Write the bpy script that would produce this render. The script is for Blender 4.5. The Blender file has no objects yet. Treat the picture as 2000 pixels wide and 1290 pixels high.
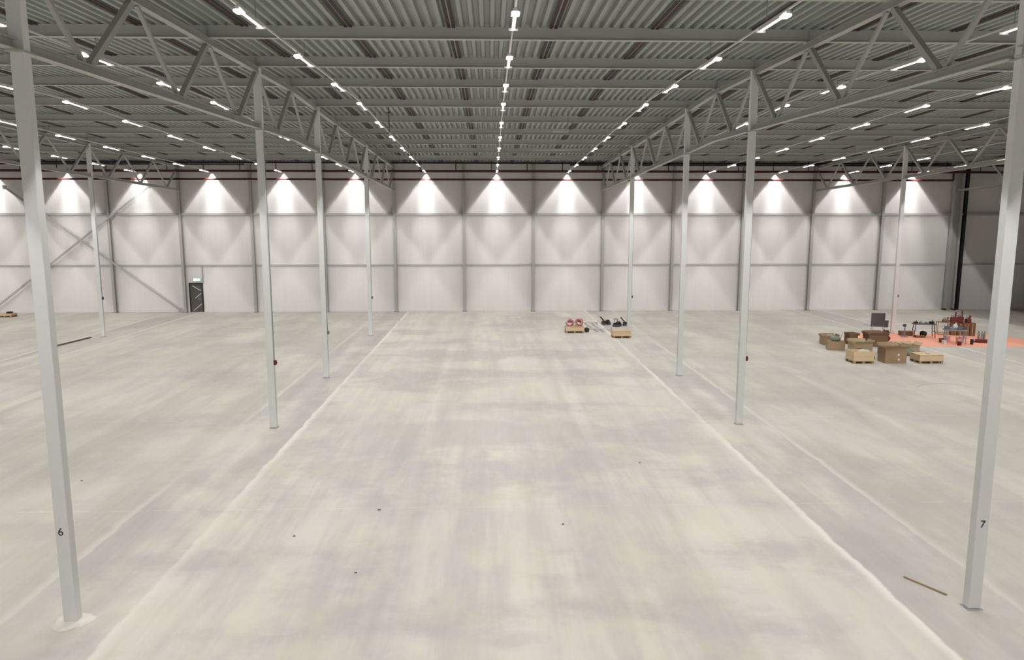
import bpy, bmesh, math, random
from mathutils import Vector, Matrix
random.seed(7)
S = bpy.context.scene
C = S.collection
# ------------------------------------------------------------------ camera, world, exposure
cam = bpy.data.objects.new('camera', bpy.data.cameras.new('camera')); C.objects.link(cam)
cam.data.sensor_width = 36; cam.data.lens = 36 * 1434 / 2000; cam.data.clip_end = 400
cam.location = (0, 0, 6.75)
cam.rotation_euler = (math.radians(90 - 8.37), 0, -math.atan(42 / 1434))
S.camera = cam
W = bpy.data.worlds.new('world'); S.world = W; W.use_nodes = True
W.node_tree.nodes['Background'].inputs[0].default_value = (0.5, 0.52, 0.5, 1)
W.node_tree.nodes['Background'].inputs[1].default_value = 0.05
S.view_settings.view_transform = 'Standard'; S.view_settings.look = 'None'
S.view_settings.exposure = 0.20; S.view_settings.gamma = 1.0; S.view_settings.use_curve_mapping = False
S.cycles.max_bounces = 5; S.cycles.diffuse_bounces = 4; S.cycles.adaptive_threshold = 0.02; S.cycles.glossy_bounces = 2
S.cycles.use_light_tree = True
SPOT_W = 58.0
DIFF_E = 6.0

# ------------------------------------------------------------------ materials
def new_mat(name):
    m = bpy.data.materials.new(name); m.use_nodes = True
    nt = m.node_tree; b = nt.nodes['Principled BSDF']
    return m, nt, b
def N(nt, t, **kw):
    n = nt.nodes.new(t)
    for k, v in kw.items(): setattr(n, k, v)
    return n
def mat(name, col, rough=0.6, var=0.06, scale=3.0, metal=0.0, stretch=(1, 1, 1), bump=0.0, col2=None, spec=0.3):
    m, nt, b = new_mat(name)
    tc = N(nt, 'ShaderNodeTexCoord'); mp = N(nt, 'ShaderNodeMapping'); mp.inputs['Scale'].default_value = stretch
    nz = N(nt, 'ShaderNodeTexNoise'); nz.inputs['Scale'].default_value = scale; nz.inputs['Detail'].default_value = 4
    nt.links.new(tc.outputs['Object'], mp.inputs[0]); nt.links.new(mp.outputs[0], nz.inputs['Vector'])
    mx = N(nt, 'ShaderNodeMix', data_type='RGBA')
    a = tuple(c * (1 - var) for c in col); c2 = col2 or tuple(min(1, c * (1 + var)) for c in col)
    mx.inputs[6].default_value = (*a, 1); mx.inputs[7].default_value = (*c2, 1)
    nt.links.new(nz.outputs[0], mx.inputs[0]); nt.links.new(mx.outputs[2], b.inputs['Base Color'])
    b.inputs['Roughness'].default_value = rough; b.inputs['Metallic'].default_value = metal
    b.inputs['Specular IOR Level'].default_value = spec
    if bump:
        bp = N(nt, 'ShaderNodeBump'); bp.inputs['Strength'].default_value = bump
        nt.links.new(nz.outputs[0], bp.inputs['Height']); nt.links.new(bp.outputs[0], b.inputs['Normal'])
    return m
def emis(name, col, e):
    m, nt, b = new_mat(name)
    b.inputs['Base Color'].default_value = (*col, 1); b.inputs['Emission Color'].default_value = (*col, 1)
    b.inputs['Emission Strength'].default_value = e
    return m
M = {}
M['column'] = mat('column_paint', (0.76, 0.77, 0.77), 0.55, 0.02, 1.2)
M['truss'] = mat('truss_paint', (0.42, 0.43, 0.40), 0.55, 0.04, 1.5)
M['beam'] = mat('beam_paint', (0.46, 0.475, 0.445), 0.55, 0.05, 1.0)
M['deck'] = mat('galvanised_deck', (0.33, 0.36, 0.33), 0.5, 0.10, 2.0, stretch=(2, .3, 1))
M['seam'] = mat('red_brown_seam', (0.055, 0.03, 0.027), 0.7, 0.15, 4)
M['post'] = mat('post_paint', (0.43, 0.43, 0.41), 0.55, 0.04, 1.5)
M['redpipe'] = mat('red_pipe', (0.07, 0.013, 0.012), 0.4, 0.08, 3)
M['black'] = mat('black_steel', (0.02, 0.02, 0.02), 0.5, 0.1, 5)
M['darkgrey'] = mat('dark_grey', (0.085, 0.088, 0.095), 0.5, 0.08, 4)
M['midgrey'] = mat('mid_grey', (0.25, 0.26, 0.28), 0.5, 0.1, 4)
M['lightgrey'] = mat('light_grey', (0.55, 0.56, 0.57), 0.5, 0.05, 4)
M['galv'] = mat('galvanised', (0.45, 0.46, 0.45), 0.4, 0.08, 6, metal=0.3)
M['white'] = mat('white_plastic', (0.75, 0.74, 0.72), 0.45, 0.04, 3)
M['grout'] = mat('white_grout', (0.80, 0.77, 0.71), 0.9, 0.08, 6, bump=0.3)
M['doordark'] = mat('door_dark', (0.095, 0.09, 0.085), 0.5, 0.06, 2)
M['card'] = mat('cardboard', (0.38, 0.265, 0.165), 0.85, 0.08, 3, stretch=(1, 1, 6))
M['cardpale'] = mat('cardboard_pale', (0.50, 0.40, 0.26), 0.85, 0.08, 3)
M['cardbrown'] = mat('cardboard_brown', (0.22, 0.13, 0.075), 0.85, 0.08, 3)
M['wood'] = mat('pine_boards', (0.68, 0.52, 0.34), 0.7, 0.14, 5, stretch=(1, 1, 8), bump=0.1)
M['wooddark'] = mat('pallet_wood', (0.38, 0.27, 0.15), 0.8, 0.15, 6, stretch=(1, 6, 1))
M['plank'] = mat('weathered_plank', (0.24, 0.20, 0.16), 0.8, 0.12, 4)
M['brownwood'] = mat('brown_wood', (0.16, 0.085, 0.035), 0.7, 0.2, 5, stretch=(1, 1, 4))
M['orange'] = mat('orange_sheet', (0.99, 0.43, 0.30), 0.65, 0.10, 1.3, bump=0.2)
M['red'] = mat('dark_red', (0.13, 0.022, 0.022), 0.5, 0.15, 4)
M['pinkhose'] = mat('pink_hose', (0.40, 0.15, 0.15), 0.5, 0.25, 9)
M['pink'] = mat('pink_plastic', (0.72, 0.42, 0.42), 0.4, 0.05, 4)
M['blue'] = mat('grey_blue', (0.13, 0.14, 0.19), 0.5, 0.15, 6)
M['green'] = mat('grey_green_sack', (0.22, 0.25, 0.20), 0.8, 0.2, 6, bump=0.4)
M['film'] = mat('pale_film', (0.62, 0.58, 0.50), 0.35, 0.15, 7, bump=0.5)
M['lamp'] = emis('lamp_diffuser', (1.0, 0.98, 0.94), DIFF_E)
M['exitgreen'] = emis('exit_green', (0.25, 0.95, 0.6), 1.3)
M['exitwhite'] = emis('exit_white', (0.85, 1.0, 0.9), 1.6)

def floor_material():
    m, nt, b = new_mat('power_floated_concrete')
    L = nt.links.new
    geo = N(nt, 'ShaderNodeTexCoord'); sep = N(nt, 'ShaderNodeSeparateXYZ'); L(geo.outputs['Object'], sep.inputs[0])
    def math_(op, a, bv=None, c=None):
        n = N(nt, 'ShaderNodeMath', operation=op)
        for i, v in enumerate((a, bv, c)):
            if v is None: continue
            if isinstance(v, (int, float)): n.inputs[i].default_value = v
            else: L(v, n.inputs[i])
        return n.outputs[0]
    def noise(sc, st, detail=4, off=0, rough=.5):
        mp = N(nt, 'ShaderNodeMapping'); mp.inputs['Scale'].default_value = st; mp.inputs['Location'].default_value = (off, off * .7, 0)
        L(geo.outputs['Object'], mp.inputs[0])
        n = N(nt, 'ShaderNodeTexNoise'); n.inputs['Scale'].default_value = sc; n.inputs['Detail'].default_value = detail
        n.inputs['Roughness'].default_value = rough
        L(mp.outputs[0], n.inputs['Vector']); return n.outputs[0]
    def ramp(v, a, bb):
        n = N(nt, 'ShaderNodeMapRange', interpolation_type='SMOOTHSTEP'); n.inputs[1].default_value = a; n.inputs[2].default_value = bb
        L(v, n.inputs[0]); return n.outputs[0]
    X, Y = sep.outputs[0], sep.outputs[1]
    streak = ramp(noise(1.0, (1.15, .10, 1), 6, 3, .6), .38, .62)       # long trowel streaks running down the hall
    fine = noise(1.0, (5.5, .35, 1), 4, 11)
    cloud = ramp(noise(.13, (1, .7, 1), 5, 21, .6), .36, .64)
    patch = ramp(noise(.20, (.8, 1.2, 1), 6, 35, .65), .47, .62)
    cool = ramp(noise(.3, (1, .6, 1), 3, 51), .4, .6)
    mott2 = ramp(noise(.35, (1, .4, 1), 5, 120, .6), .40, .60)
    wob = noise(1.2, (.2, 1, 1), 4, 77)
    Xw = math_('ADD', X, math_('MULTIPLY', math_('SUBTRACT', wob, .5), .22))
    # infill strips along the column rows, and the paler bands along their edges
    strip = None; line = None
    for (a, c_, w1, w2) in ((-8.3, -6.32, .35, .9), (7.33, 9.27, 1.0, .5), (-24.0, -22.0, .6, .6), (23.6, 25.5, .6, .6)):
        s = math_('MULTIPLY', ramp(Xw, a - .05, a + .05), math_('SUBTRACT', 1.0, ramp(Xw, c_ - .05, c_ + .05)))
        strip = s if strip is None else math_('MAXIMUM', strip, s)
        for e, w, sg in ((a, w1, -1), (c_, w2, 1)):
            d = math_('MULTIPLY', math_('SUBTRACT', Xw, e), float(sg))       # distance outside the strip
            l = math_('MULTIPLY', math_('MULTIPLY', ramp(d, -.03, .04), math_('SUBTRACT', 1.0, ramp(d, .04, .26))), float(w))
            line = l if line is None else math_('MAXIMUM', line, l)
    # cross joints every bay
    yj = math_('ABSOLUTE', math_('SUBTRACT', math_('FRACT', math_('DIVIDE', math_('ADD', Y, 3.1), 7.95)), .5))
    yl = math_('SUBTRACT', 1.0, ramp(yj, .0, .004))
    yband = math_('SUBTRACT', 1.0, ramp(yj, .0, .20))
    def band(c_, w_):      # a duller cross pour in the centre aisle
        Yw = math_('ADD', Y, math_('MULTIPLY', math_('SUBTRACT', mott2, .5), 1.2))
        d_ = math_('ABSOLUTE', math_('SUBTRACT', Yw, c_))
        return math_('SUBTRACT', 1.0, ramp(d_, w_ * .55, w_))
    aisle = math_('MULTIPLY', ramp(X, -5.6, -3.6), math_('SUBTRACT', 1.0, ramp(X, 5.6, 7.2)))
    dull = math_('MULTIPLY', math_('MAXIMUM', band(22.6, 1.9), band(37.2, 1.7)), aisle)
    def mixc(f, A, B):
        mx = N(nt, 'ShaderNodeMix', data_type='RGBA')
        if isinstance(f, float): mx.inputs[0].default_value = f
        else: L(f, mx.inputs[0])
        for s, v in ((6, A), (7, B)):
            if isinstance(v, tuple): mx.inputs[s].default_value = (*v, 1)
            else: L(v, mx.inputs[s])
        return mx.outputs[2]
    warm = (0.66, 0.62, 0.56); pale = (0.74, 0.695, 0.64); grey = (0.57, 0.54, 0.515); bluegrey = (0.50, 0.48, 0.475)
    col = mixc(streak, mixc(cloud, grey, warm), pale)
    col = mixc(math_('MULTIPLY', cool, .35), col, (0.63, 0.58, 0.56))
    col = mixc(math_('MULTIPLY', patch, .72), col, bluegrey)
    mott = ramp(noise(1.0, (.9, .5, 1), 6, 91, .7), .42, .66)
    col = mixc(math_('MULTIPLY', mott, .28), col, (0.80, 0.75, 0.52))
    col = mixc(math_('MULTIPLY', math_('MULTIPLY', yband, mott2), .35), col, bluegrey)
    outer = math_('MAXIMUM', math_('SUBTRACT', 1.0, ramp(Xw, -8.35, -8.25)), ramp(Xw, 9.22, 9.32))     # side bays: a duller pour
    col = mixc(math_('MULTIPLY', outer, math_('ADD', .30, math_('MULTIPLY', mott2, .35))), col, (0.47, 0.445, 0.395))
    col = mixc(math_('MULTIPLY', dull, .5), col, (0.50, 0.475, 0.465))
    col = mixc(math_('MULTIPLY', strip, math_('ADD', .10, math_('MULTIPLY', mott2, .60))), col, (0.48, 0.455, 0.445))
    col = mixc(math_('MULTIPLY', line, math_('ADD', .45, math_('MULTIPLY', mott2, .55))), col, (0.86, 0.83, 0.77))
    col = mixc(math_('MULTIPLY', math_('MULTIPLY', yl, mott), .7), col, (0.84, 0.80, 0.74))
    col = mixc(math_('MULTIPLY', math_('ABSOLUTE', math_('SUBTRACT', fine, .5)), .5), col, (0.80, 0.77, 0.72))
    # curved tyre marks on the right
    def ring(cx, cy, r, x0, x1):
        dx = math_('SUBTRACT', X, cx); dy = math_('SUBTRACT', Y, cy)
        d = math_('ABSOLUTE', math_('SUBTRACT', math_('SQRT', math_('ADD', math_('MULTIPLY', dx, dx), math_('MULTIPLY', dy, dy))), r))
        g = math_('SUBTRACT', 1.0, ramp(d, .02, .09))
        return math_('MULTIPLY', g, math_('MULTIPLY', ramp(X, x0, x0 + .3), math_('SUBTRACT', 1.0, ramp(X, x1, x1 + .3))))
    tm = math_('MULTIPLY', math_('MAXIMUM', ring(19.0, 27.9, 1.9, 17.4, 19.6), ring(18.6, 28.4, 1.45, 18.6, 20.3)), ramp(Y, 28.6, 29.2))
    col = mixc(math_('MULTIPLY', tm, .3), col, (0.2, 0.2, 0.2))
    L(col, b.inputs['Base Color'])
    rr = N(nt, 'ShaderNodeMapRange'); L(cloud, rr.inputs[0]); rr.inputs[3].default_value = .6; rr.inputs[4].default_value = .75
    L(rr.outputs[0], b.inputs['Roughness']); b.inputs['Specular IOR Level'].default_value = .15
    return m
M['floor'] = floor_material()

def wall_material():
    m, nt, b = new_mat('wall_cladding'); L = nt.links.new
    tc = N(nt, 'ShaderNodeTexCoord'); mp = N(nt, 'ShaderNodeMapping'); mp.inputs['Scale'].default_value = (2.2, 1, .15)
    L(tc.outputs['Object'], mp.inputs[0])
    nz = N(nt, 'ShaderNodeTexNoise'); nz.inputs['Scale'].default_value = 1.0; nz.inputs['Detail'].default_value = 5
    L(mp.outputs[0], nz.inputs['Vector'])
    mx = N(nt, 'ShaderNodeMix', data_type='RGBA'); mx.inputs[6].default_value = (0.69, 0.67, 0.66, 1); mx.inputs[7].default_value = (0.77, 0.75, 0.735, 1)
    L(nz.outputs[0], mx.inputs[0]); L(mx.outputs[2], b.inputs['Base Color'])
    b.inputs['Roughness'].default_value = .5; b.inputs['Specular IOR Level'].default_value = .3
    # fine vertical profiling of the sheet
    wv = N(nt, 'ShaderNodeTexWave', bands_direction='X'); wv.inputs['Scale'].default_value = 1.6
    L(tc.outputs['Object'], wv.inputs['Vector'])
    bp = N(nt, 'ShaderNodeBump'); bp.inputs['Strength'].default_value = .12; bp.inputs['Distance'].default_value = .02
    L(wv.outputs[1], bp.inputs['Height']); L(bp.outputs[0], b.inputs['Normal'])
    return m
M['wall'] = wall_material()

# ------------------------------------------------------------------ mesh helpers
class MB:
    def __init__(s): s.v = []; s.f = []
    def add(s, vs, fs):
        o = len(s.v); s.v += [tuple(v) for v in vs]; s.f += [tuple(i + o for i in f) for f in fs]; return s
    def box(s, c, d, rz=0, rx=0, ry=0):
        R = Matrix.Rotation(rz, 3, 'Z') @ Matrix.Rotation(ry, 3, 'Y') @ Matrix.Rotation(rx, 3, 'X')
        vs = [Vector(c) + R @ Vector((x * d[0] / 2, y * d[1] / 2, z * d[2] / 2)) for x in (-1, 1) for y in (-1, 1) for z in (-1, 1)]
        return s.add(vs, [(0, 1, 3, 2), (4, 6, 7, 5), (0, 4, 5, 1), (2, 3, 7, 6), (0, 2, 6, 4), (1, 5, 7, 3)])
    def frame(s, p0, p1):
        p0, p1 = Vector(p0), Vector(p1); d = (p1 - p0).normalized()
        up = Vector((0, 0, 1)) if abs(d.z) < .95 else Vector((0, 1, 0))
        a = d.cross(up).normalized(); b = a.cross(d).normalized()
        return p0, p1, a, b
    def prism(s, p0, p1, poly):          # extrude a 2D outline (side, up) from p0 to p1
        p0, p1, a, b = s.frame(p0, p1); n = len(poly)
        vs = [p + a * x + b * y for p in (p0, p1) for x, y in poly]
        fs = [tuple(range(n - 1, -1, -1)), tuple(range(n, 2 * n))] + [(i, (i + 1) % n, n + (i + 1) % n, n + i) for i in range(n)]
        return s.add(vs, fs)
    def bar(s, p0, p1, w, h): return s.prism(p0, p1, [(-w / 2, -h / 2), (w / 2, -h / 2), (w / 2, h / 2), (-w / 2, h / 2)])
    def tube(s, p0, p1, r, n=10, r2=None):
        p0, p1, a, b = s.frame(p0, p1); r2 = r if r2 is None else r2
        vs = [p + (a * math.cos(2 * math.pi * i / n) + b * math.sin(2 * math.pi * i / n)) * q for p, q in ((p0, r), (p1, r2)) for i in range(n)]
        fs = [tuple(range(n - 1, -1, -1)), tuple(range(n, 2 * n))] + [(i, (i + 1) % n, n + (i + 1) % n, n + i) for i in range(n)]
        return s.add(vs, fs)
    def ibeam(s, p0, p1, w, h, tf=.02, tw=.012):
        W2, H2, t = w / 2, h / 2, tw / 2
        return s.prism(p0, p1, [(-W2, -H2), (W2, -H2), (W2, -H2 + tf), (t, -H2 + tf), (t, H2 - tf), (W2, H2 - tf), (W2, H2), (-W2, H2), (-W2, H2 - tf), (-t, H2 - tf), (-t, -H2 + tf), (-W2, -H2 + tf)])
    def torus(s, c, R, r, n=24, m=8, tilt=0, rz=0, sx=1.0):
        Q = Matrix.Rotation(rz, 3, 'Z') @ Matrix.Rotation(tilt, 3, 'X'); vs = []; fs = []
        for i in range(n):
            A = 2 * math.pi * i / n
            for j in range(m):
                B = 2 * math.pi * j / m; q = R + r * math.cos(B)
                vs.append(Vector(c) + Q @ Vector((q * math.cos(A) * sx, q * math.sin(A), r * math.sin(B))))
        for i in range(n):
            for j in range(m):
                fs.append((i * m + j, ((i + 1) % n) * m + j, ((i + 1) % n) * m + (j + 1) % m, i * m + (j + 1) % m))
        return s.add(vs, fs)
    def blob(s, c, d, seed=0, n=12, m=8, flat=True):       # lumpy sack shape resting on c.z
        rn = random.Random(seed); vs = []; fs = []
        for j in range(m + 1):
            t = math.pi * j / m
            for i in range(n):
                A = 2 * math.pi * i / n; k = 1 + .18 * math.sin(3 * A + seed) * math.sin(t) + rn.uniform(-.07, .07)
                z = math.cos(t); z = max(z, -.75) if flat else z
                vs.append((c[0] + d[0] / 2 * math.sin(t) * math.cos(A) * k, c[1] + d[1] / 2 * math.sin(t) * math.sin(A) * k, c[2] + d[2] * (z + .75) / 1.75 * (1 if j in (0, m) else k)))
                if z <= -.75: vs[-1] = (vs[-1][0], vs[-1][1], c[2])
        for j in range(m):
            for i in range(n):
                fs.append((j * n + i, (j + 1) * n + i, (j + 1) * n + (i + 1) % n, j * n + (i + 1) % n))
        return s.add(vs, fs)
    def build(s, name, material, parent=None, bevel=0, smooth=False):
        me = bpy.data.meshes.new(name); me.from_pydata(s.v, [], s.f); me.materials.append(M[material])
        bm = bmesh.new(); bm.from_mesh(me)
        bmesh.ops.remove_doubles(bm, verts=bm.verts, dist=1e-5)
        bmesh.ops.recalc_face_normals(bm, faces=bm.faces); bm.to_mesh(me); bm.free()
        if smooth:
            for p in me.polygons: p.use_smooth = True
        o = bpy.data.objects.new(name, me); C.objects.link(o); o.parent = parent
        if bevel:
            md = o.modifiers.new('bevel', 'BEVEL'); md.width = bevel; md.segments = 2; md.limit_method = 'ANGLE'
        return o
def tag(o, label, cat, group=None, kind=None):
    if label: o['label'] = label
    if cat: o['category'] = cat
    if group: o['group'] = group
    if kind: o['kind'] = kind
    return o
def thing(name, label, cat, loc=(0, 0, 0), rz=0, group=None):
    o = bpy.data.objects.new(name, None); o.empty_display_size = .2; C.objects.link(o)
    o.location = loc; o.rotation_euler = (0, 0, rz)
    return tag(o, label, cat, group)
def struct(o): o['kind'] = 'structure'; return o
def copy_tree(o, parent=None):
    c = o.copy(); C.objects.link(c); c.parent = parent
    for ch in list(o.children): copy_tree(ch, c)
    return c
def ordinal(i): return ['first', 'second', 'third', 'fourth', 'fifth', 'sixth', 'seventh', 'eighth', 'ninth', 'tenth', 'eleventh', 'twelfth', 'thirteenth', 'fourteenth', 'fifteenth'][i]

# ------------------------------------------------------------------ dimensions
X0, X1, Y0, Y1 = -46.0, 42.0, -13.0, 56.0
RIDGE = 27.8
def roof(y, z): return z - .0245 * abs(y - RIDGE)
Z_BEAM = 11.60        # beam underside at the ridge
BEAM_H = .30
Z_TOP = 11.58         # top of the trusses' top chord at the ridge
Z_BOT = 9.72          # underside of the trusses' bottom chord
Z_LAMP = 11.04

# ------------------------------------------------------------------ shell
struct(MB().box(((X0 + X1) / 2, (Y0 + Y1) / 2, -.15), (X1 - X0, Y1 - Y0, .3)).build('floor', 'floor'))
struct(MB().box(((X0 + X1) / 2, Y1 + .1, 6.0), (X1 - X0 + .4, .2, 12.2)).build('wall_back', 'wall'))
struct(MB().box((X0 - .1, (Y0 + Y1) / 2, 6.0), (.2, Y1 - Y0, 12.2)).build('wall_left', 'wall'))
struct(MB().box((X1 + .1, (Y0 + Y1) / 2, 6.0), (.2, Y1 - Y0, 12.2)).build('wall_right', 'wall'))
struct(MB().box(((X0 + X1) / 2, Y0 - .1, 6.0), (X1 - X0 + .4, .2, 12.2)).build('wall_front', 'wall'))
# trapezoidal roof deck
pitch = .263; bm = MB(); prof = []
x = X0
while x < X1:
    prof += [(x, 0), (x + .095, 0), (x + .125, .11), (x + .233, .11)]; x += pitch
prof.append((x, 0))
ys = (Y0, RIDGE, Y1); vs = []; fs = []; n = len(prof)
zt = Z_BEAM + BEAM_H
for y in ys:
    for px, pz in prof: vs.append((px, y, roof(y, zt) + pz))
for r in range(2):
    for i in range(n - 1): fs.append((r * n + i, r * n + i + 1, (r + 1) * n + i + 1, (r + 1) * n + i))
bm.add(vs, fs)
k = len(vs)
ceil = struct(bm.build('ceiling', 'deck'))
lid = MB()
for ya, yb in ((Y0, RIDGE), (RIDGE, Y1)):
    lid.bar(((X0 + X1) / 2, ya, roof(ya, zt) + .22), ((X0 + X1) / 2, yb, roof(yb, zt) + .22), X1 - X0 + .4, .16)
lid.build('roof_membrane', 'darkgrey', ceil)
i0 = int((X0 + 1.0) / 2.63) - 1
xs = X0 + pitch * round((-1.0 - X0) / pitch) + .047
for kk in range(-16, 16):
    sx = xs + kk * pitch * 10
    if sx < X0 + .2 or sx > X1 - .2: continue
    b_ = MB()
    for ya, yb in ((Y0, RIDGE), (RIDGE, Y1)):
        for dx, w, dz in ((-.06, .085, -.004), (.06, .085, -.004), (0, .05, .02)):
            b_.bar((sx + dx, ya, roof(ya, zt) + dz - .006), (sx + dx, yb, roof(yb, zt) + dz - .006), w, .012)
    b_.build('joint_strip', 'seam', ceil)

# ------------------------------------------------------------------ back wall details
POSTX = [-44.1, -38.9, -33.6, -28.2, -22.98, -17.72, -12.4, -7.16, -1.97, 3.25, 8.5, 13.82, 19.12, 24.48, 29.86, 35.3]
names = ['beyond the far left of', 'at the far left of', 'second from the left on', 'third from the left, left of the door, on']
def girt(num, z, h, d, m='post'):
    g = MB().box(((X0 + X1) / 2, Y1 - d / 2, z - h / 2), (X1 - X0 - .02, d, h)).build('trim_%d' % num, m); struct(g)
girt(1, 7.42, .17, .24); girt(2, 3.58, .11, .13)
struct(MB().box(((X0 + X1) / 2, Y1 - .03, .09), (X1 - X0 - .02, .06, .18)).build('baseboard_back', 'wall'))
post0 = thing('facade_post', '', 'post', (0, Y1 - .27, 0))
MB().ibeam((0, 0, .012), (0, 0, 11.0), .20, .22, .014, .012).build('shaft', 'post', post0)
MB().box((0, 0, .006), (.34, .34, .012)).build('base_plate', 'darkgrey', post0)
for i, px in enumerate(POSTX[:-1]):
    o = post0 if i == 0 else copy_tree(post0)
    o.location = (px, Y1 - .27, 0); o['group'] = 'grey posts along the back wall'
    d = ['just out of frame on the left', 'outside the left edge of the photo', 'near the left edge, behind the nearest left column', 'left of the door, carrying the cross brace', 'immediately left of the dark door', 'first to the right of the dark door',
         'second to the right of the dark door', 'at the end of the left truss row', 'left of the centre light row', 'right of the centre light row', 'at the end of the right truss row',
         'first beyond the right truss row', 'second beyond the right truss row', 'at the end of the far right truss row', 'nearest the double corner post'][i]
    o['label'] = 'slim grey wall post ' + d
cp = thing('corner_post', 'wide grey double post beside the black gap in the back wall', 'post', (35.55, Y1 - .3, 0))
MB().box((-.3, 0, 5.49), (.14, .3, 10.98)).box((.0, .12, 5.49), (.5, .06, 10.98)).box((.30, 0, 5.49), (.14, .3, 10.98)).build('shaft', 'post', cp)
MB().box((-.38, -.1, .05), (.22, .3, .1)).build('base_plate', 'black', cp)
MB().box((.34, -.1, .05), (.22, .3, .1)).build('base_plate', 'black', cp)
struct(MB().box((36.22, Y1 - .2, 5.4), (.2, .36, 10.8)).build('trim_3', 'black'))
# door
DX0, DX1 = -22.72, -21.70
door = thing('door_1', None, None, (0, Y1 - .04, 0)); del_keys = [k_ for k_ in ('label', 'category') if k_ in door]
door['kind'] = 'structure'
MB().box(((DX0 + DX1) / 2, 0, 1.06), (DX1 - DX0 - .16, .06, 2.1)).build('door_leaf', 'doordark', door)
MB().box((DX0 + .04, 0, 1.1), (.09, .12, 2.2)).box((DX1 - .04, 0, 1.1), (.07, .12, 2.2)).box(((DX0 + DX1) / 2, 0, 2.16), (DX1 - DX0, .12, .09)).build('door_frame', 'black', door)
for (xa, za, xb, zb) in ((-22.47, 2.0, -21.85, 1.62), (-22.3, 1.05, -21.85, 1.42), (-22.45, .12, -21.85, .62)):
    MB().bar((xa, -.04, za), (xb, -.04, zb), .012, .055).build('tape_strip', 'lightgrey', door)
MB().tube((DX1 - .2, -.03, 1.0), (DX1 - .2, -.09, 1.0), .015).tube((DX1 - .2, -.09, 1.0), (DX1 - .34, -.09, 1.0), .013).build('door_handle', 'galv', door)
struct(MB().box((DX1 + .02, Y1 - .06, 2.86), (.07, .1, 1.28)).build('trim_4', 'post'))
ex = thing('exit_sign', 'small green and white lit escape sign above the dark door', 'exit sign', (-22.12, Y1 - .06, 2.45))
MB().box((0, 0, 0), (.62, .08, .24)).build('housing', 'lightgrey', ex, bevel=.008)
MB().box((.15, -.044, 0), (.26, .012, .18)).build('green_panel', 'exitgreen', ex)
MB().box((-.13, -.044, 0), (.22, .012, .19)).build('white_panel', 'exitwhite', ex)
g_ = MB(); g_.box((.2, -.053, 0), (.05, .006, .13)); g_.tube((.12, -.053, .055), (.12, -.058, .055), .017)
g_.bar((.12, -.054, .035), (.10, -.054, -.01), .006, .03).bar((.10, -.054, -.01), (.14, -.054, -.06), .006, .018).bar((.10, -.054, -.01), (.06, -.054, -.06), .006, .018).bar((.12, -.054, .03), (.16, -.054, .0), .006, .014)
g_.build('running_figure', 'exitwhite', ex)
# wind bracing across the left end of the wall
def brace(a, b, lab):
    t = thing('wind_brace', lab, 'brace', (0, 0, 0), group='crossed braces on the back wall')
    MB().bar(a, b, .09, .13).build('tube', 'post', t)
    for p in (a, b): MB().box(p, (.3, .03, .3)).build('gusset_plate', 'post', t)
brace((-25.05, 55.54, 9.35), (-37.2, 55.54, .2), 'long grey wall brace falling to the left, behind the nearest left column')
brace((-35.3, 55.42, 9.25), (-23.25, 55.42, .2), 'long grey wall brace falling to the right, ending beside the door')

# sprinkler pipes under the roof edge
def pipe(pts, r, name, m, lab, hang=None):
    t = thing(name, lab, 'pipe')
    b_ = MB()
    for a, c_ in zip(pts, pts[1:]): b_.tube(a, c_, r, 12)
    b_.build('pipe_run', m, t, smooth=False)
    if hang:
        x_ = hang[0]
        while x_ < hang[1]:
            MB().tube((x_, pts[0][1], pts[0][2] + r), (x_, pts[0][1], roof(pts[0][1], 11.9)), .032, 6).build('hanger', 'black', t); x_ += 2.63
    return t
pipe([(-45.9, 55.42, 9.86), (34.9, 55.42, 9.86), (34.9, 55.42, 10.365)], .075, 'sprinkler_pipe', 'redpipe', 'lower dark red sprinkler main crossing the back wall, turning up at the right')
pipe([(-45.9, 55.40, 10.46), (41.9, 55.40, 10.46)], .085, 'sprinkler_pipe', 'redpipe', 'upper dark red sprinkler main hung on black rods under the roof edge', (-44.6, 41))
pipe([(5.9, 55.2, 10.92), (41.8, 55.2, 10.92)], .06, 'service_pipe', 'black', 'thin black pipe above the red mains on the right half of the back wall')
pipe([(-45.9, 55.2, 10.92), (-17.9, 55.2, 10.92)], .05, 'service_pipe', 'black', 'thin black pipe above the red mains at the left end of the back wall')
t = thing('cable_tray', 'dark cable tray running along the top of the back wall', 'cable tray')
MB().box((-5.5, 55.72, 11.05), (80.6, .24, .03)).build('tray_base', 'black', t)
MB().box((-5.5, 55.61, 11.09), (80.6, .02, .1)).build('tray_side', 'black', t)

# ------------------------------------------------------------------ columns
ROWX = {'far left': -23.0, 'left': -7.2, 'right': 8.36, 'far right': 24.6, 'outermost right': 35.35}
COLY = [11.9, 23.85, 31.75, 43.8]
NODES = [-4 + .1, -.1, 3.9, 7.9, 11.9, 15.88, 19.87, 23.85, 27.8, 31.75, 35.77, 39.78, 43.8, 47.87, 51.93, 55.9]
def number_mesh(txt, parent, x, y, z, h):
    cu = bpy.data.curves.new('number', 'FONT'); cu.body = txt; cu.size = h; cu.align_x = 'CENTER'; cu.extrude = .002
    tmp = bpy.data.objects.new('tmp', cu); C.objects.link(tmp)
    dg = bpy.context.evaluated_depsgraph_get(); me = bpy.data.meshes.new_from_object(tmp.evaluated_get(dg))
    bpy.data.objects.remove(tmp)
    me.materials.clear(); me.materials.append(M['black'])
    o = bpy.data.objects.new('number', me); C.objects.link(o); o.parent = parent
    o.location = (x, y, z); o.rotation_euler = (math.pi / 2, 0, 0); o['label'] = 'black painted number ' + txt
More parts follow.
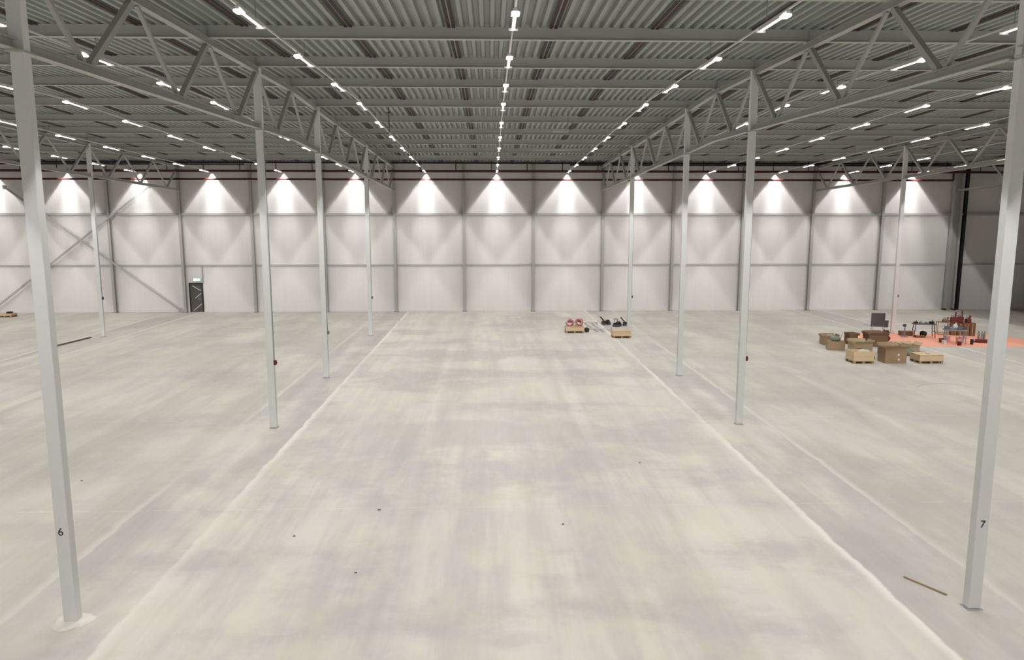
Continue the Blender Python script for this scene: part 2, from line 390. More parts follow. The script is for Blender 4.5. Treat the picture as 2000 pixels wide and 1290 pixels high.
def column(x, y, label, num=None, box=None, grout=False, side=1):
    t = thing('steel_column', label, 'column', (x, y, 0), 0, 'tall grey steel columns')
    zt_ = roof(y, Z_TOP)
    w, d = .225, .17
    MB().box((0, 0, zt_ / 2 + .01), (w, d, zt_ - .02)).build('shaft', 'column', t, bevel=.012)
    MB().box((0, 0, .008), (w + .05, d + .05, .016)).build('base_plate', 'truss', t)
    MB().box((0, 0, zt_ + .0), (w + .04, .34, .03)).box((0, 0, roof(y, Z_BOT) - .02), (w + .03, .36, .03)).build('bearing_plate', 'truss', t)
    if grout:
        b_ = MB(); n_ = 18
        vs_ = []
        for rr_, zz in ((1.0, 0.002), (.8, .03), (.55, .035)):
            for i in range(n_):
                A = 2 * math.pi * i / n_; q = rr_ * (1 + .12 * math.sin(3 * A + 1) + .06 * math.sin(7 * A))
                vs_.append((math.cos(A) * .32 * q, math.sin(A) * .30 * q, zz))
        fs_ = [(j * n_ + i, j * n_ + (i + 1) % n_, (j + 1) * n_ + (i + 1) % n_, (j + 1) * n_ + i) for j in range(2) for i in range(n_)] + [tuple(range(2 * n_, 3 * n_))]
        b_.add(vs_, fs_).build('grout_pad', 'grout', t)
    if num: number_mesh(num[0], t, num[1], -d / 2 - .003, num[2], .19)
    if box:
        z_, m_ = box
        b_ = MB().box((side * (w / 2 + .035), -.02, z_), (.07, .12, .15)); b_.box((side * (w / 2 + .08), -.02, z_), (.03, .05, .05))
        o = b_.build('switch_box', m_, t); o['label'] = ('red call box' if m_ == 'red' else 'small black socket box')
        MB().tube((side * (w / 2 + .015), -.02, z_ + .07), (side * (w / 2 + .015), -.02, roof(y, Z_BOT) - .05), .009, 6).build('conduit', 'darkgrey' if z_ == 2.25 else 'midgrey', t)
L_ = ROWX['left']; R_ = ROWX['right']
column(L_ + .05, COLY[0], 'nearest grey column on the left, marked with a black number 6', ('6', -.02, 1.58), None, True)
column(L_, COLY[1], 'second nearest grey column on the left, with a red box on its side', None, (2.2, 'red'))
column(L_, COLY[2], 'third grey column of the left row, between the red-boxed one and the farthest', None, (2.0, 'midgrey'))
column(L_, COLY[3], 'farthest free-standing column of the left row, left of the centre aisle', None, (2.3, 'darkgrey'))
column(R_ + .12, COLY[0], 'nearest grey column on the right, marked with a black number 7', ('7', .0, 1.52), None, False, -1)
column(R_, COLY[1], 'second nearest grey column on the right, with a dark red box on its side', None, (2.25, 'red'))
column(R_, COLY[2], 'third grey column of the right row, between the red-boxed one and the farthest', None, None)
column(R_, COLY[3], 'farthest free-standing column of the right row, behind the wooden crate', None, (2.3, 'darkgrey'))
column(ROWX['far left'], COLY[3], 'thin distant column left of the door, beyond the dark plank', None, (2.3, 'darkgrey'))
column(ROWX['far left'], COLY[2], 'column cut off by the left edge of the photo')
column(ROWX['far right'], COLY[3], 'distant column standing behind the cardboard boxes and dark panel', None, (2.3, 'darkgrey'))

# ------------------------------------------------------------------ trusses
def truss(x, ya, yb, label):
    t = thing('roof_truss', label, 'truss', (0, 0, 0), 0, 'grey lattice roof trusses')
    # chords follow the roof slope; split at the ridge
    def chord(zc, w, h, name):
        b_ = MB(); pts = [ya, yb]
        if ya < RIDGE < yb: pts = [ya, RIDGE, yb]
        for a, c_ in zip(pts, pts[1:]): b_.ibeam((x, a, roof(a, zc)), (x, c_, roof(c_, zc)), w, h, .016, .02)
        b_.build(name, 'truss', t)
    ht = .16; hb = .16
    chord(Z_TOP - ht / 2, .18, ht, 'top_chord'); chord(Z_BOT + hb / 2, .18, hb, 'bottom_chord')
    tops = [n_ for n_ in NODES if ya - .3 <= n_ <= yb + .3]
    for a, c_ in zip(tops, tops[1:]):
        mid = (a + c_) / 2
        A = (x, a + .12, roof(a, Z_TOP - ht)); B = (x, mid - .10, roof(mid, Z_BOT + hb)); B2 = (x, mid + .10, roof(mid, Z_BOT + hb)); Cc = (x, c_ - .12, roof(c_, Z_TOP - ht))
        MB().bar(A, B, .08, .08).build('diagonal', 'truss', t)
        MB().bar(B2, Cc, .12, .12).build('diagonal', 'truss', t)
T = {'left': [(-.1, 11.9, 'in front of the nearest left column'), (11.9, 23.85, 'between the first and second left columns'), (23.85, 31.75, 'between the second and third left columns'), (31.75, 43.8, 'between the third and fourth left columns'), (43.8, 55.85, 'from the fourth left column to the back wall')],
     'right': [(-.1, 11.9, 'in front of the nearest right column'), (11.9, 23.85, 'between the first and second right columns'), (23.85, 31.75, 'between the second and third right columns'), (31.75, 43.8, 'between the third and fourth right columns'), (43.8, 55.85, 'from the fourth right column to the back wall')],
     'far left': [(31.75, 43.8, 'behind the nearest left column, left of the thin distant one'), (43.8, 55.85, 'from the thin distant left column to the back wall')],
     'far right': [(31.75, 43.8, 'running behind the nearest right column towards the far one'), (43.8, 55.85, 'from the far right column to the back wall')],
     'outermost right': [(43.8, 55.6, 'meeting the double corner post at the right')]}
for r_, segs in T.items():
    for ya, yb, d in segs: truss(ROWX[r_], ya + .1, yb - .1, 'grey lattice roof truss ' + d)

# ------------------------------------------------------------------ roof beams
for i, y in enumerate(NODES[2:-1]):
    zb = roof(y, Z_BEAM)
    lab = ['out of frame ahead of the camera', 'out of frame overhead', 'over the nearest pair of columns', 'one past the nearest columns', 'top one seen whole in the photo', 'over the second pair of columns', 'at the roof ridge', 'over the third pair of columns',
           'first beyond the third pair of columns', 'second beyond the third pair of columns', 'over the fourth pair of columns', 'second before the back wall', 'last before the back wall'][i]
    t = thing('roof_beam', 'long grey cross beam under the roof deck, ' + lab, 'beam', (0, y, zb), 0, 'grey cross beams under the roof')
    MB().ibeam((X0 + .02, 0, BEAM_H / 2), (X1 - .02, 0, BEAM_H / 2), .15, BEAM_H, .014, .03).build('i_section', 'beam', t)
    for rx in ROWX.values():
        if y < 30 and abs(rx) > 20: continue
        MB().box((rx, -.02, BEAM_H / 2), (.02, .16, BEAM_H - .04)).box((rx, 0, -.012), (.24, .24, .02)).build('cleat', 'beam', t)

# ------------------------------------------------------------------ lights
LY0, LP, NL = 15.45, 4.34, 10
LX = lambda k_: .5 + 5.26 * k_
sl = bpy.data.lights.new('lamp_beam', 'AREA'); sl.energy = SPOT_W; sl.shape = 'RECTANGLE'; sl.size = .04; sl.size_y = 1.2; sl.color = (1.0, .975, .957)
# photometry of the louvred batten: free along its length, cut off sharply at about 34 degrees across it, brighter in the middle
sl.use_nodes = True; nt = sl.node_tree; em = nt.nodes['Emission']
gi = N(nt, 'ShaderNodeNewGeometry'); sp = N(nt, 'ShaderNodeSeparateXYZ'); nt.links.new(gi.outputs['Incoming'], sp.inputs[0])
def mth(op, a, b=None):
    n = N(nt, 'ShaderNodeMath', operation=op)
    for i_, v in enumerate((a, b)):
        if v is None: continue
        if isinstance(v, (int, float)): n.inputs[i_].default_value = v
        else: nt.links.new(v, n.inputs[i_])
    return n.outputs[0]
sr = mth('DIVIDE', mth('ABSOLUTE', sp.outputs[0]), mth('MAXIMUM', mth('ABSOLUTE', sp.outputs[2]), .001))
def mrange(v, a, b, c, d):
    n = N(nt, 'ShaderNodeMapRange', interpolation_type='SMOOTHSTEP'); nt.links.new(v, n.inputs[0])
    for i_, q in enumerate((a, b, c, d)): n.inputs[i_ + 1].default_value = q
    return n.outputs[0]
wide = mth('POWER', mth('MAXIMUM', mth('ABSOLUTE', sp.outputs[2]), .10), -1.35)
nt.links.new(mth('MULTIPLY', mth('MULTIPLY', mrange(sr, .735, .765, 1, 0), mth('ADD', .74, mrange(sr, .10, .36, .72, 0))), wide), em.inputs['Strength'])
proto = None
def make_lamp():
    t = thing('batten_light', '', 'light')
    MB().box((0, 0, .042), (.075, 1.46, .056)).build('housing', 'white', t)
    MB().box((0, .1, 0), (.03, 1.24, .02)).build('diffuser', 'lamp', t, bevel=.006)
    MB().box((0, -.60, -.01), (.16, .24, .05)).build('bloom_head', 'lamp', t, bevel=.015)  # wider glowing end added to imitate the bloom at the lamp's near end
    MB().box((0, .735, 0), (.20, .012, .05)).build('end_plate', 'white', t)
    l = bpy.data.objects.new('lamp_beam', sl); C.objects.link(l); l.parent = t; l.location = (0, .05, -.045)
    return t
rowname = {0: 'centre', -1: 'first left', 1: 'first right', -2: 'second left', 2: 'second right', -3: 'third left', 3: 'third right', -4: 'fourth left', 4: 'fourth right', -5: 'fifth left', 5: 'fifth right', -6: 'sixth left', 6: 'sixth right', -7: 'seventh left', -8: 'eighth left'}
rail0 = {}
for k_ in range(-8, 7):  # outermost left row is out of view, kept for its light
    x = LX(k_)
    t = thing('light_trunking', 'thin pale lighting rail of the %s row of ceiling lights' % rowname[k_], 'lighting rail', (x, 0, 0), 0, 'lighting rails')
    if not rail0:
        b_ = MB()
        for ya, yb in ((-12.5, RIDGE), (RIDGE, 55.25)):
            b_.bar((0, ya, roof(ya, Z_LAMP) + .095), (0, yb, roof(yb, Z_LAMP) + .095), .03, .035)
        rail0['rail'] = b_.build('rail', 'white', t)
        rail0['rods'] = [MB().tube((0, y, roof(y, Z_LAMP) + .12), (0, y, roof(y, Z_BEAM) + .002), .008, 6).build('suspension_rod', 'midgrey', t) for y in NODES[2:-1]]
    else:
        for o in [rail0['rail']] + rail0['rods']:
            c = o.copy(); C.objects.link(c); c.parent = t
    for j in range(-5, NL):  # unseen lamps overhead and behind the camera added to light the near columns
        y = LY0 + LP * j
        if proto is None: o = proto = make_lamp()
        else: o = copy_tree(proto)
        o.location = (x, y, roof(y, Z_LAMP)); 
        if abs(y - RIDGE) > .3: o.rotation_euler = (math.atan(.0245) * (1 if y < RIDGE else -1), 0, 0)
        o['group'] = 'ceiling lights of the %s row' % rowname[k_]
        q = NL - 1 - j
        o['label'] = ('lit linear ceiling light, %s from the back wall in the %s row' % (ordinal(q), rowname[k_])) if q else ('lit linear ceiling light washing the back wall at the end of the %s row' % rowname[k_])

# small things at the roof
t = thing('ceiling_panel', 'pale rectangular heater panel hung under the roof right of the centre lights', 'panel', (3.1, 33.0, 10.72))
MB().box((0, 0, 0), (.66, .5, .05)).build('plate', 'lightgrey', t, bevel=.01)
MB().box((0, -.25, -.02), (.68, .02, .1)).box((0, .25, -.02), (.68, .02, .1)).box((-.33, 0, -.02), (.02, .5, .1)).box((.33, 0, -.02), (.02, .5, .1)).build('rim', 'beam', t)
for dx in (-.3, .3): MB().tube((dx, 0, .02), (dx, 0, roof(33, Z_BEAM + BEAM_H) - 10.72), .01, 6).build('hanger', 'midgrey', t)
t = thing('drop_rod', 'thin dark rod hanging from the roof left of the centre lights', 'rod', (-4.38, 33.0, 0))
MB().tube((0, 0, 10.6), (0, 0, roof(33, 11.885)), .025, 8).build('rod', 'darkgrey', t)
MB().box((0, 0, 11.45), (.18, .1, .04)).build('clamp', 'darkgrey', t)
t = thing('service_pipe', 'short pale pipe lying across the roof beams right of the centre lights', 'pipe', (0, 0, 0))
MB().tube((2.6, 44.6, 10.98), (5.4, 44.4, 11.0), .03, 8).build('pipe_run', 'lightgrey', t)
for p in ((2.9, 44.58), (5.2, 44.41)): MB().tube((p[0], p[1], 11.0), (p[0], p[1], roof(p[1], 11.885)), .012, 6).build('hanger', 'midgrey', t)

# ------------------------------------------------------------------ things on the floor
def pallet_crate(label, x, y, w, d, h, rz=0, closed=False, group=None):
    t = thing('wooden_crate', label, 'crate', (x, y, 0), rz, group)
    p = MB()
    for sx in (-w / 2 + .06, 0, w / 2 - .06):
        for sy in (-d / 2 + .06, 0, d / 2 - .06): p.box((sx, sy, .055), (.11, .11, .09))
    for sy in (-d / 2 + .06, 0, d / 2 - .06): p.box((0, sy, .006), (w, .1, .012))
    n_ = 7
    for i in range(n_): p.box((0, -d / 2 + (i + .5) * d / n_, .112), (w, d / n_ - .015, .022))
    p.build('pallet', 'wooddark', t)
    s_ = MB(); nb = max(1, round(h / .2))
    for i in range(nb):
        z = .125 + (i + .5) * h / nb; hh = h / nb - .006
        s_.box((0, -d / 2 + .012, z), (w, .024, hh)).box((0, d / 2 - .012, z), (w, .024, hh)).box((-w / 2 + .012, 0, z), (.024, d - .05, hh)).box((w / 2 - .012, 0, z), (.024, d - .05, hh))
    col_ = s_.build('collar', 'wood', t)
    c_ = MB()
    for sx in (-1, 1):
        for sy in (-1, 1): c_.box((sx * (w / 2 - .05), sy * (d / 2 - .035), .125 + h / 2), (.05, .02, h + .02))
    c_.build('corner_batten', 'wooddark', col_)
    if closed:
        l_ = MB()
        for i in range(5): l_.box((-w / 2 + (i + .5) * w / 5, 0, .125 + h + .02), (w / 5 - .01, d, .02))
        l_.build('lid', 'wood', t)
    else: MB().box((0, 0, .125 + h * .35), (w - .06, d - .06, h * .52)).build('filling', 'cardpale', t)
    return t
def carton(label, x, y, w, d, h, rz=0, m='card', flaps='ffbb', opened=True, labels=False, tape=True, ang=.9, name='cardboard_box'):
    t = thing(name, label, 'box', (x, y, 0), rz)
    b_ = MB(); th = .012
    b_.box((0, -d / 2, h / 2 + .006), (w, th, h)).box((0, d / 2, h / 2 + .006), (w, th, h)).box((-w / 2, 0, h / 2 + .006), (th, d, h)).box((w / 2, 0, h / 2 + .006), (th, d, h)).box((0, 0, .008), (w, d, th))
    if not opened: b_.box((0, 0, h), (w + th, d + th, th))
    b_.build('carton', m, t)
    if opened:
        fl = min(w, d) * .34
        for side, a in zip(('front', 'back', 'left', 'right'), (ang, ang * .8, ang * 1.1, ang * .6)):
            if side == 'front': bb = MB().bar((0, -d / 2, h), (0, -d / 2 - fl * math.sin(a), h + fl * math.cos(a) * .8), w, th)
            elif side == 'back': bb = MB().bar((0, d / 2, h), (0, d / 2 + fl * math.sin(a), h + fl * math.cos(a) * .8), w, th)
            elif side == 'left': bb = MB().bar((-w / 2, 0, h), (-w / 2 - fl * math.sin(a), 0, h + fl * math.cos(a) * .8), d, th)
            else: bb = MB().bar((w / 2, 0, h), (w / 2 + fl * math.sin(a), 0, h + fl * math.cos(a) * .8), d, th)
            bb.build('flap', m, t)
    elif tape: MB().box((0, 0, h + .008), (w * .98, .06, .004)).build('tape', 'cardpale', t)
    if labels:
        for lx, lz in labels: MB().box((lx, -d / 2 - .009, lz), (.085, .004, .1)).build('paper_label', 'white', t)
    return t
# group in the middle distance
pallet_crate('wooden crate on a pallet carrying two pink hose coils', 5.17, 44.85, 1.12, .8, .24, 0, True)
def coil(label, x, y, z, R, n, seed):
    rn = random.Random(seed); t = thing('hose_coil', label, 'hose', (x, y, z), 0, 'pink hose coils on the crate'); r_ = .036
    for i in range(n):
        RR = R * rn.uniform(.75, 1.0); ti = rn.uniform(.45, 1.25)
        MB().torus((rn.uniform(-.04, .04), -.17 + i * .34 / (n - 1), RR * math.sin(ti) + r_ + .004), RR, r_, 26, 8, ti, rn.uniform(-.6, .6), 1.0).build('hose_loop', ['pinkhose', 'pink', 'pinkhose'][i % 3], t, smooth=True)
    MB().bar((-R * .7, -.2, r_), (-R * .7, .2, r_), .04, .06).build('strap', 'lightgrey', t)
coil('upright pink hose coil on the left half of the crate', 4.88, 44.85, .407, .235, 6, 1)
coil('slumped darker pink hose coil on the right half of the crate', 5.44, 44.86, .407, .225, 7, 5)
t = thing('tool_case', 'small black case on the floor right of the hose crate', 'case', (5.95, 44.9, 0))
MB().box((0, 0, .13), (.26, .34, .25)).build('case_body', 'black', t, bevel=.03)
MB().torus((0, 0, .27), .05, .01, 12, 6, math.pi / 2, 0).build('handle', 'black', t)
for i, (a, b_) in enumerate((((6.3, 48.4), (6.62, 44.9)), ((6.75, 48.3), (6.98, 44.7)), ((6.1, 48.3), (7.1, 48.35)), ((6.2, 45.6), (7.6, 45.4)))):
    t = thing('steel_rod', ['left of two long grey rods pointing at the camera between the crates', 'right of two long grey rods pointing at the camera between the crates', 'grey rod lying crosswise behind the two long rods', 'grey rod lying crosswise in front, between the two crates'][i], 'rod', (0, 0, 0), 0, 'grey rods on the floor')
    z_ = .03 if i < 2 else .10
    MB().tube((*a, z_), (*b_, z_), .03, 8).build('rod', 'galv', t)
    for p in (a, b_): MB().tube((p[0], p[1], 0), (p[0], p[1], z_ + .035), .035, 8).build('end_fitting', 'galv', t)
def machine(label, x, y, rz, hm, lean):
    t = thing('floor_machine', label, 'machine', (x, y, 0), rz, 'dark machines with raised handles')
    MB().box((0, 0, .16), (.5, .34, .18)).box((.12, 0, .28), (.2, .22, .1)).build('motor_body', 'black', t, bevel=.03)
    for sx in (-.18, .18): MB().tube((sx, -.2, .09), (sx, .2, .09), .09, 14).build('wheel', 'darkgrey', t)
    MB().tube((-.1, -.1, .2), (-.1 - lean, -.1, .52), .025, 8).tube((-.1, .1, .2), (-.1 - lean, .1, .52), .025, 8).tube((-.1 - lean, -.14, .52), (-.1 - lean, .14, .52), .03, 8).build('handle', hm, t)
machine('dark floor machine with handle, left one behind the crates', 7.65, 48.1, .2, 'red', .28)
machine('dark floor machine with handle, right one behind the crates', 8.95, 47.6, -.3, 'red', .30)
machine('low dark machine between the two others behind the crates', 8.25, 47.2, .9, 'midgrey', .1)
pallet_crate('lidded pale wooden crate in front of the farthest right column', 7.70, 42.72, 1.06, .75, .26, 0, True)
t = thing('wooden_batten', 'short wooden batten leaning on the lidded crate', 'batten', (0, 0, 0))
MB().bar((7.35, 43.5, .03), (7.15, 43.1, .56), .04, .05).build('batten', 'wood', t)

# right group
pallet_crate('open wooden crate at the front left of the box pile', 17.93, 34.62, 1.0, .84, .46)
pallet_crate('low pale wooden crate at the front right of the box pile', 21.2, 34.56, 1.16, .86, .26, 0, True)
t = thing('film_scrap', 'crumpled pale packing film on top of the open wooden crate', 'packing film', (18.1, 34.6, .465))
MB().blob((0, 0, 0), (.55, .4, .16), 4).build('film', 'film', t)
t = thing('paper_roll', 'small white roll lying on the low wooden crate', 'roll', (21.2, 34.5, .43))
MB().tube((-.1, 0, .04), (.1, 0, .04), .04, 12).build('roll', 'white', t)
MB().tube((-.105, 0, .04), (.105, 0, .04), .015, 10).build('core', 'card', t)
carton('large brown cardboard box with two white labels at the front of the pile', 19.52, 34.62, 1.04, .7, .74, 0, 'card', opened=True, labels=((.12, .42), (.15, .18)), ang=1.0)
carton('pale open cardboard box behind the open wooden crate', 19.25, 37.2, .95, .7, .52, 0, 'cardpale', ang=.7)
carton('closed cardboard box at the left end of the pile, in front', 18.42, 38.2, .85, .6, .46, -.3, 'card', opened=False)
carton('open cardboard box full of film at the far left of the pile', 18.85, 39.9, .8, .66, .4, -.1, 'card', ang=.5)
t = thing('film_scrap', 'heap of pale packing film in the far left box', 'packing film', (18.85, 39.9, .2))
MB().blob((0, 0, 0), (.55, .45, .34), 9).build('film', 'film', t)
t = thing('film_scrap', 'grey-green packing film on top of the closed left box', 'packing film', (18.42, 38.2, .475))
MB().blob((0, 0, 0), (.6, .42, .24), 12).build('film', 'green', t)
t = thing('plastic_strap', 'thin strap sticking up from the closed left box', 'strap', (18.75, 38.4, .472))
MB().bar((0, 0, 0), (.12, .02, .42), .01, .02).build('strap', 'darkgrey', t)
carton('narrow dark open box behind the pale cardboard box', 20.15, 40.0, .5, .5, .5, .1, 'cardbrown', ang=.3)
carton('large dark-lidded open carton in the middle of the pile', 21.15, 39.3, 1.05, .7, .62, .0, 'cardbrown', ang=.5)
carton('brown cardboard box between the dark-lidded carton and the labelled box', 20.45, 36.6, .8, .7, .42, .0, 'card', ang=.5)
carton('flat pale cardboard box right of the labelled box, half hidden', 21.95, 37.7, 1.1, .7, .32, 0, 'cardpale', ang=1.2)
carton('small open carton beside the labelled box, left side', 18.78, 36.3, .3, .3, .3, .2, 'cardbrown', ang=.4)
t = thing('holdall_bag', 'dark red bag on the orange sheet behind the pile', 'bag', (22.55, 40.9, 0))
MB().blob((0, 0, 0.004), (.55, .4, .3), 3).build('bag_body', 'red', t, smooth=True)
MB().torus((0, 0, .27), .1, .012, 14, 6, math.pi / 2, 0).build('handle', 'black', t)
t = thing('wheel_block', 'small black block on the floor between the two front boxes', 'block', (18.98, 35.3, 0))
MB().box((0, 0, .08), (.1, .14, .15)).build('block_body', 'black', t, bevel=.02)
MB().tube((-.06, 0, .08), (.06, 0, .08), .035, 10).build('pin', 'black', t)
t = thing('plastic_sack', 'upper grey-green sack between the labelled box and low crate', 'sack', (21.3, 36.4, 0))
MB().blob((0, 0, 0), (.6, .5, .35), 21).build('sack_body', 'green', t, smooth=True)
MB().tube((.0, 0, .32), (.04, 0, .42), .03, 8, .07).build('neck', 'green', t)
t = thing('plastic_sack', 'small dark sack at the foot of the labelled box, right side', 'sack', (20.35, 35.35, 0))
MB().blob((0, 0, 0), (.34, .4, .24), 25).build('sack_body', 'darkgrey', t, smooth=True)
MB().tube((.0, 0, .22), (.02, 0, .3), .02, 8, .05).build('neck', 'darkgrey', t)
# orange sheet
pts = [(20.3, 39.45), (21.2, 41.6), (22.2, 43.74), (24.45, 43.75), (27.5, 43.4), (30.6, 42.9), (30.9, 40.6), (29.9, 38.8), (28.0, 38.65), (25.5, 38.85), (23.6, 39.0), (22, 38.9)]
vs_ = [(x_, y_, .006) for x_, y_ in pts] + [(x_, y_, .001) for x_, y_ in pts]; n_ = len(pts)
tag(MB().add(vs_, [tuple(range(n_))] + [(i, (i + 1) % n_, n_ + (i + 1) % n_, n_ + i) for i in range(n_)]).build('floor_sheet', 'orange'), 'big orange protective sheet spread on the floor at the right', 'sheet')
# dark panel on legs
t = thing('display_board', 'dark grey square panel standing on thin legs left of the far right column', 'panel', (23.55, 43.6, 0), -.15)
MB().box((0, 0, .86), (.80, .05, .84)).build('panel', 'darkgrey', t, bevel=.01)
MB().box((.50, .02, .62), (.24, .06, .42)).build('side_box', 'darkgrey', t, bevel=.01)
for sx in (-.33, .33):
    for sy in (-.2, .2): MB().tube((sx, 0, .62), (sx, sy, 0.0), .014, 6).build('leg', 'midgrey', t)
MB().box((-.62, -.12, .53), (.5, .12, .02), ry=.25).build('shelf', 'midgrey', t)
t = thing('power_tool', 'black power tool under the dark panel', 'tool', (23.75, 43.0, 0.0))
MB().box((0, 0, .12), (.34, .2, .22)).tube((-.16, 0, .26), (.16, 0, .26), .05, 10).build('tool_body', 'black', t)
MB().tube((-.1, 0, .2), (-.1, 0, .38), .03, 8).build('handle', 'black', t)
# trestle bench
def table(name, label, x, y, rz, w, d, h, topm, legm, splay=.1):
    t = thing(name, label, 'table', (x, y, 0), rz)
    MB().box((0, 0, h - .025), (w, d, .05)).build('table_top', topm, t, bevel=.006)
    for sx in (-1, 1):
        for sy in (-1, 1): MB().bar((sx * (w / 2 - .1), sy * (d / 2 - .08), h - .05), (sx * (w / 2 - .1 + splay), sy * (d / 2 - .03), 0), .035, .035).build('leg', legm, t)
        MB().bar((sx * (w / 2 - .06), -d / 2 + .06, h * .45), (sx * (w / 2 - .06), d / 2 - .06, h * .45), .025, .03).build('stretcher', legm, t)
    return t
table('trestle_table', 'trestle table with dark top and splayed reddish legs on the orange sheet', 25.6, 42.25, -.2, 1.2, .5, .82, 'darkgrey', 'red', .08)
def smalltool(label, x, y, z, m, w, h, rz=0, cat='tool', name='hand_tool'):
    t = thing(name, label, cat, (x, y, z), rz)
    MB().box((0, 0, h / 2), (w, .12, h)).build('tool_body', m, t, bevel=.015)
    MB().tube((0, 0, h * .5), (w * .2, 0, h * 1.7), .025, 8).build('handle', m, t)
smalltool('dark tool on the left end of the trestle table', 25.15, 42.34, .82, 'black', .22, .1)
smalltool('grey tool near the left of the trestle table top', 25.4, 42.28, .82, 'midgrey', .12, .08)
smalltool('small dark tool in the middle of the trestle table', 25.7, 42.22, .82, 'darkgrey', .14, .05)
smalltool('black machine on the right end of the trestle table', 26.0, 42.17, .82, 'black', .28, .13)
carton('reddish brown low box on the sheet left of the trestle table', 24.95, 42.95, .7, .4, .26, -.1, 'cardbrown', opened=False)
carton('long low brown tray under the trestle table', 25.3, 42.05, .5, .28, .12, -.2, 'cardbrown', opened=False)
t = thing('cable_reel', 'round black reel under the trestle table', 'reel', (25.75, 42.5, 0))
MB().tube((0, -.1, .17), (0, -.07, .17), .165, 16).tube((0, .07, .17), (0, .1, .17), .165, 16).build('flange', 'black', t)
MB().tube((0, -.07, .17), (0, .07, .17), .09, 14).build('cable_drum', 'darkgrey', t)
t = thing('work_light_stand', 'thin grey stand with round head left of the trestle table', 'stand', (24.5, 42.3, 0))
MB().box((0, 0, .02), (.34, .3, .04)).build('base', 'midgrey', t)
MB().tube((0, 0, .04), (0, 0, .64), .035, 8).build('pole', 'midgrey', t)
MB().tube((-.03, -.06, .70), (-.03, .06, .70), .085, 14).build('head', 'darkgrey', t)
# brown cartons and red equipment pile
bx = 28.0; by = 43.0; br = -.35
def standing(label, i, h, m, dx, dy=0, w=.3, d=.4):
    cs, sn = math.cos(br), math.sin(br)
    t = thing('standing_carton', label, 'box', (bx + dx * cs - dy * sn, by + dx * sn + dy * cs, 0), br)
    MB().box((0, 0, h / 2), (w, d, h)).build('carton', m, t, bevel=.008)
    MB().box((0, -d / 2 - .003, h / 2), (w * .16, .005, h * .98)).build('tape', 'brownwood' if m != 'brownwood' else 'card', t)
standing('tall brown carton at the right end of the brown row', 0, .78, 'brownwood', .86)
standing('brown carton second from the right in the brown row', 1, .76, 'cardbrown', .54)
standing('dark brown carton third from the right in the brown row', 2, .74, 'brownwood', .22)
standing('brown carton left of centre in the brown row, behind the table', 3, .72, 'cardbrown', -.12)
t = thing('open_frame_rack', 'light thin-framed rack at the left end of the brown row', 'rack', (bx - .68 * math.cos(br), by - .68 * math.sin(br), 0), br)
for sx in (-.3, .3):
    for sy in (-.2, .2): MB().box((sx, sy, .38), (.035, .035, .76)).build('upright', 'card', t)
MB().box((0, 0, .12), (.62, .42, .02)).build('shelf', 'card', t); MB().box((0, 0, .76), (.64, .44, .02)).build('shelf', 'brownwood', t)
def redbit(label, dx, dy, z, w, h, lean, m='red'):
    cs, sn = math.cos(br), math.sin(br)
    t = thing('red_hoist_part', label, 'machine part', (bx + dx * cs - dy * sn, by + dx * sn + dy * cs, z), br + lean)
    MB().box((0, 0, h * .25), (w, .26, h * .5)).build('part_body', m, t, bevel=.02)
    MB().bar((w * .25, 0, h * .4), (w * .25 + lean * .2, 0, h), .07, .09).build('upright', m, t)
    MB().torus((-w * .2, 0, h * .5 + .05), .06, .02, 12, 6, math.pi / 2, 0).build('ring', m, t)
redbit('dark red machine part, upper left of the red heap on the cartons', -.14, 0, .76, .34, .62, .1)
redbit('dark red machine part, upper right with tall upright on the cartons', .22, .02, .775, .34, .70, -.1)
redbit('low dark red machine part at the right side of the red heap', .62, .0, .79, .28, .42, .3)
redbit('reddish machine part on the light rack', -.55, .0, .77, .34, .3, .2, 'cardbrown')
t = thing('plastic_bag', 'white plastic bag on the grey-blue work table', 'bag', (26.15, 40.14, .782))
MB().blob((0, 0, .0), (.26, .2, .3), 31).build('bag_body', 'white', t, smooth=True)
MB().tube((0, 0, .27), (.03, 0, .36), .02, 8, .06).build('neck', 'white', t)
# grey table with clutter
table('work_table', 'grey-blue cluttered work table in front of the red heap', 26.05, 40.0, -.35, 1.15, .6, .78, 'midgrey', 'midgrey', .02)
def onT(dx, dy): return (26.05 + dx * math.cos(-.35) - dy * math.sin(-.35), 40.0 + dx * math.sin(-.35) + dy * math.cos(-.35))
for i, (dx, dy, w, h, m, lab) in enumerate(((-.42, 0, .26, .18, 'blue', 'dark blue tool box at the left end of the work table'), (-.17, .05, .2, .12, 'midgrey', 'grey tool left of the middle of the work table'), (.18, -.16, .22, .16, 'blue', 'blue-grey case right of the middle of the work table'), (.42, .05, .24, .15, 'darkgrey', 'dark grey case at the right end of the work table'))):
    p = onT(dx, dy); smalltool(lab, p[0], p[1], .78, m, w, h, -.35, 'tool case', 'tool_case')
def bucket(label, x, y, r, h, m, lid=False, cat='bucket'):
    t = thing('bucket', label, cat, (x, y, 0.006), 0, 'buckets around the work table')
    MB().tube((0, 0, 0), (0, 0, h), r * .82, 16, r).build('pail', m, t)
    MB().torus((0, 0, h), r, .012, 18, 6).build('rim', m, t)
    MB().torus((0, 0, h * .95), r * 1.02, .007, 18, 5, .9, 0).build('handle', 'galv', t)
bucket('pink bucket under the left of the work table', 26.02, 40.6, .15, .3, 'pink')
bucket('pale pink bucket under the middle of the work table', 26.25, 39.95, .14, .3, 'pink')
bucket('pink bucket under the right of the work table', 26.75, 40.45, .15, .3, 'pink')
bucket('small white bucket left in front of the work table', 25.22, 39.6, .13, .2, 'white')
bucket('brown pot left of the work table', 25.5, 40.3, .15, .22, 'brownwood')
bucket('dark red bucket in front of the work table', 25.85, 39.25, .12, .2, 'red')
bucket('black can right of the work table', 26.75, 39.55, .09, .28, 'black')
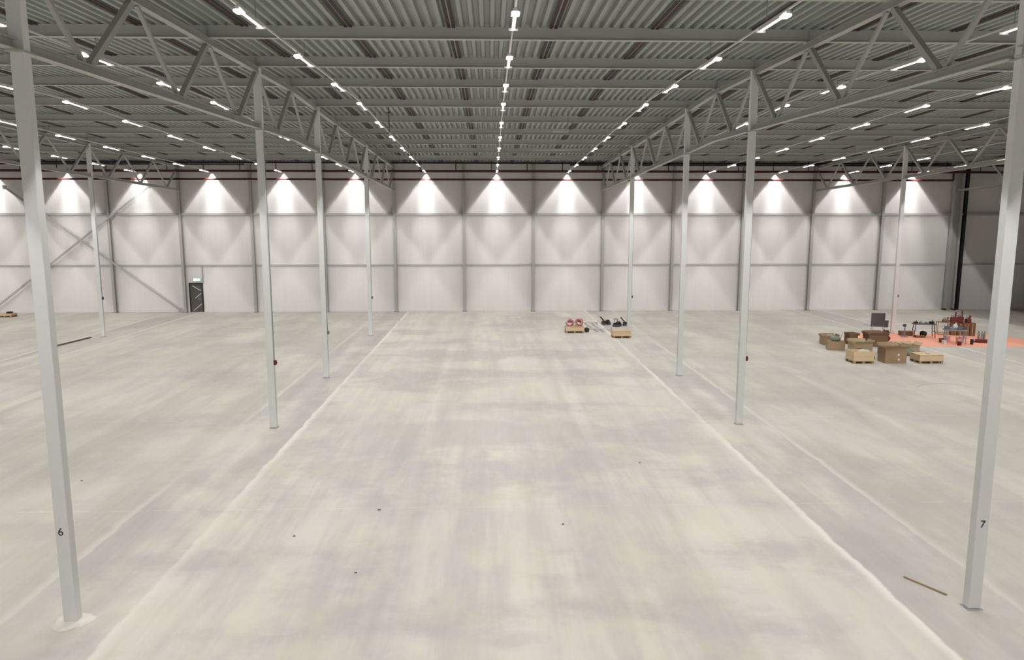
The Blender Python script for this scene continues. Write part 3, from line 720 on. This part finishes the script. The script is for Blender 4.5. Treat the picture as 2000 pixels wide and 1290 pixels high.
# bottle sled near the right column
t = thing('gas_sled', 'dark red low sled behind the nearest right column', 'sled', (27.75, 40.2, 0.006), -.4)
MB().box((0, 0, .1), (.6, .4, .12)).build('bed', 'red', t, bevel=.01)
for sy in (-.17, .17): MB().box((-.05, sy, .02), (.8, .05, .04)).build('runner', 'red', t)
MB().tube((.26, -.1, .1), (.32, -.1, .75), .015, 6).build('push_bar', 'red', t)
for i, (dx, dy) in enumerate(((-.16, .05), (-.02, -.06), (.12, .08))):
    b_ = thing('grey_bottle', ['left', 'middle', 'right'][i] + ' of three grey bottles on the dark red sled', 'bottle', (27.75 + dx * .92 + dy * .39, 40.2 - dx * .39 + dy * .92, .168), 0, 'bottles on the sled')
    MB().tube((0, 0, 0), (0, 0, .34), .055, 12).tube((0, 0, .34), (0, 0, .42), .055, 12, .02).build('bottle_body', 'green' if i != 1 else 'midgrey', b_)
    MB().tube((0, 0, .42), (0, 0, .47), .022, 8).build('cap', 'black', b_)

# left side
t = thing('long_plank', 'long dark plank lying on the floor left of the thin distant column', 'plank', (0, 0, 0))
MB().bar((-23.85, 40.4, .03), (-23.55, 43.4, .03), .2, .05).build('board', 'plank', t)
MB().bar((-23.80, 40.45, .072), (-23.52, 43.3, .072), .06, .012).build('edge_strip', 'midgrey', t)
pallet_crate('low pallet with dark load at the left edge of the photo', -34.7, 53.4, .95, .7, .1, 0, True)
t = thing('cable_bundle', 'dark cable bundle on the low pallet at the left edge', 'cable', (-34.55, 53.4, .27))
MB().torus((0, 0, .03), .2, .03, 18, 6).torus((.02, 0, .08), .18, .03, 18, 6).build('cable_loop', 'black', t)
t = thing('wooden_stick', 'thin wooden stick on the floor beside the nearest right column', 'stick', (0, 0, 0))
MB().bar((7.90, 13.02, .015), (8.30, 12.32, .015), .028, .026).build('stick', 'wooddark', t, bevel=.004)
for i, (x, y) in enumerate(((-10.78, 18.87), (-4.28, 15.24), (-2.64, 13.51), (1.61, 15.7), (-2.66, 16.66), (4.2, 19.9))):
    lab = ['dark crumb on the floor right of the column marked 6, farther off', 'tiny crumb on the floor left of centre', 'tiny crumb on the floor in the foreground left of centre', 'tiny dark crumb on the floor right of centre', 'small dark smear of grit on the floor left of centre', 'tiny grit speck right of centre, farther off'][i]
    tag(MB().blob((x, y, 0), (.06 + .03 * (i == 4), .04, .02), 40 + i, 8, 5).build('floor_debris', 'darkgrey'), lab, 'debris', 'crumbs on the floor')
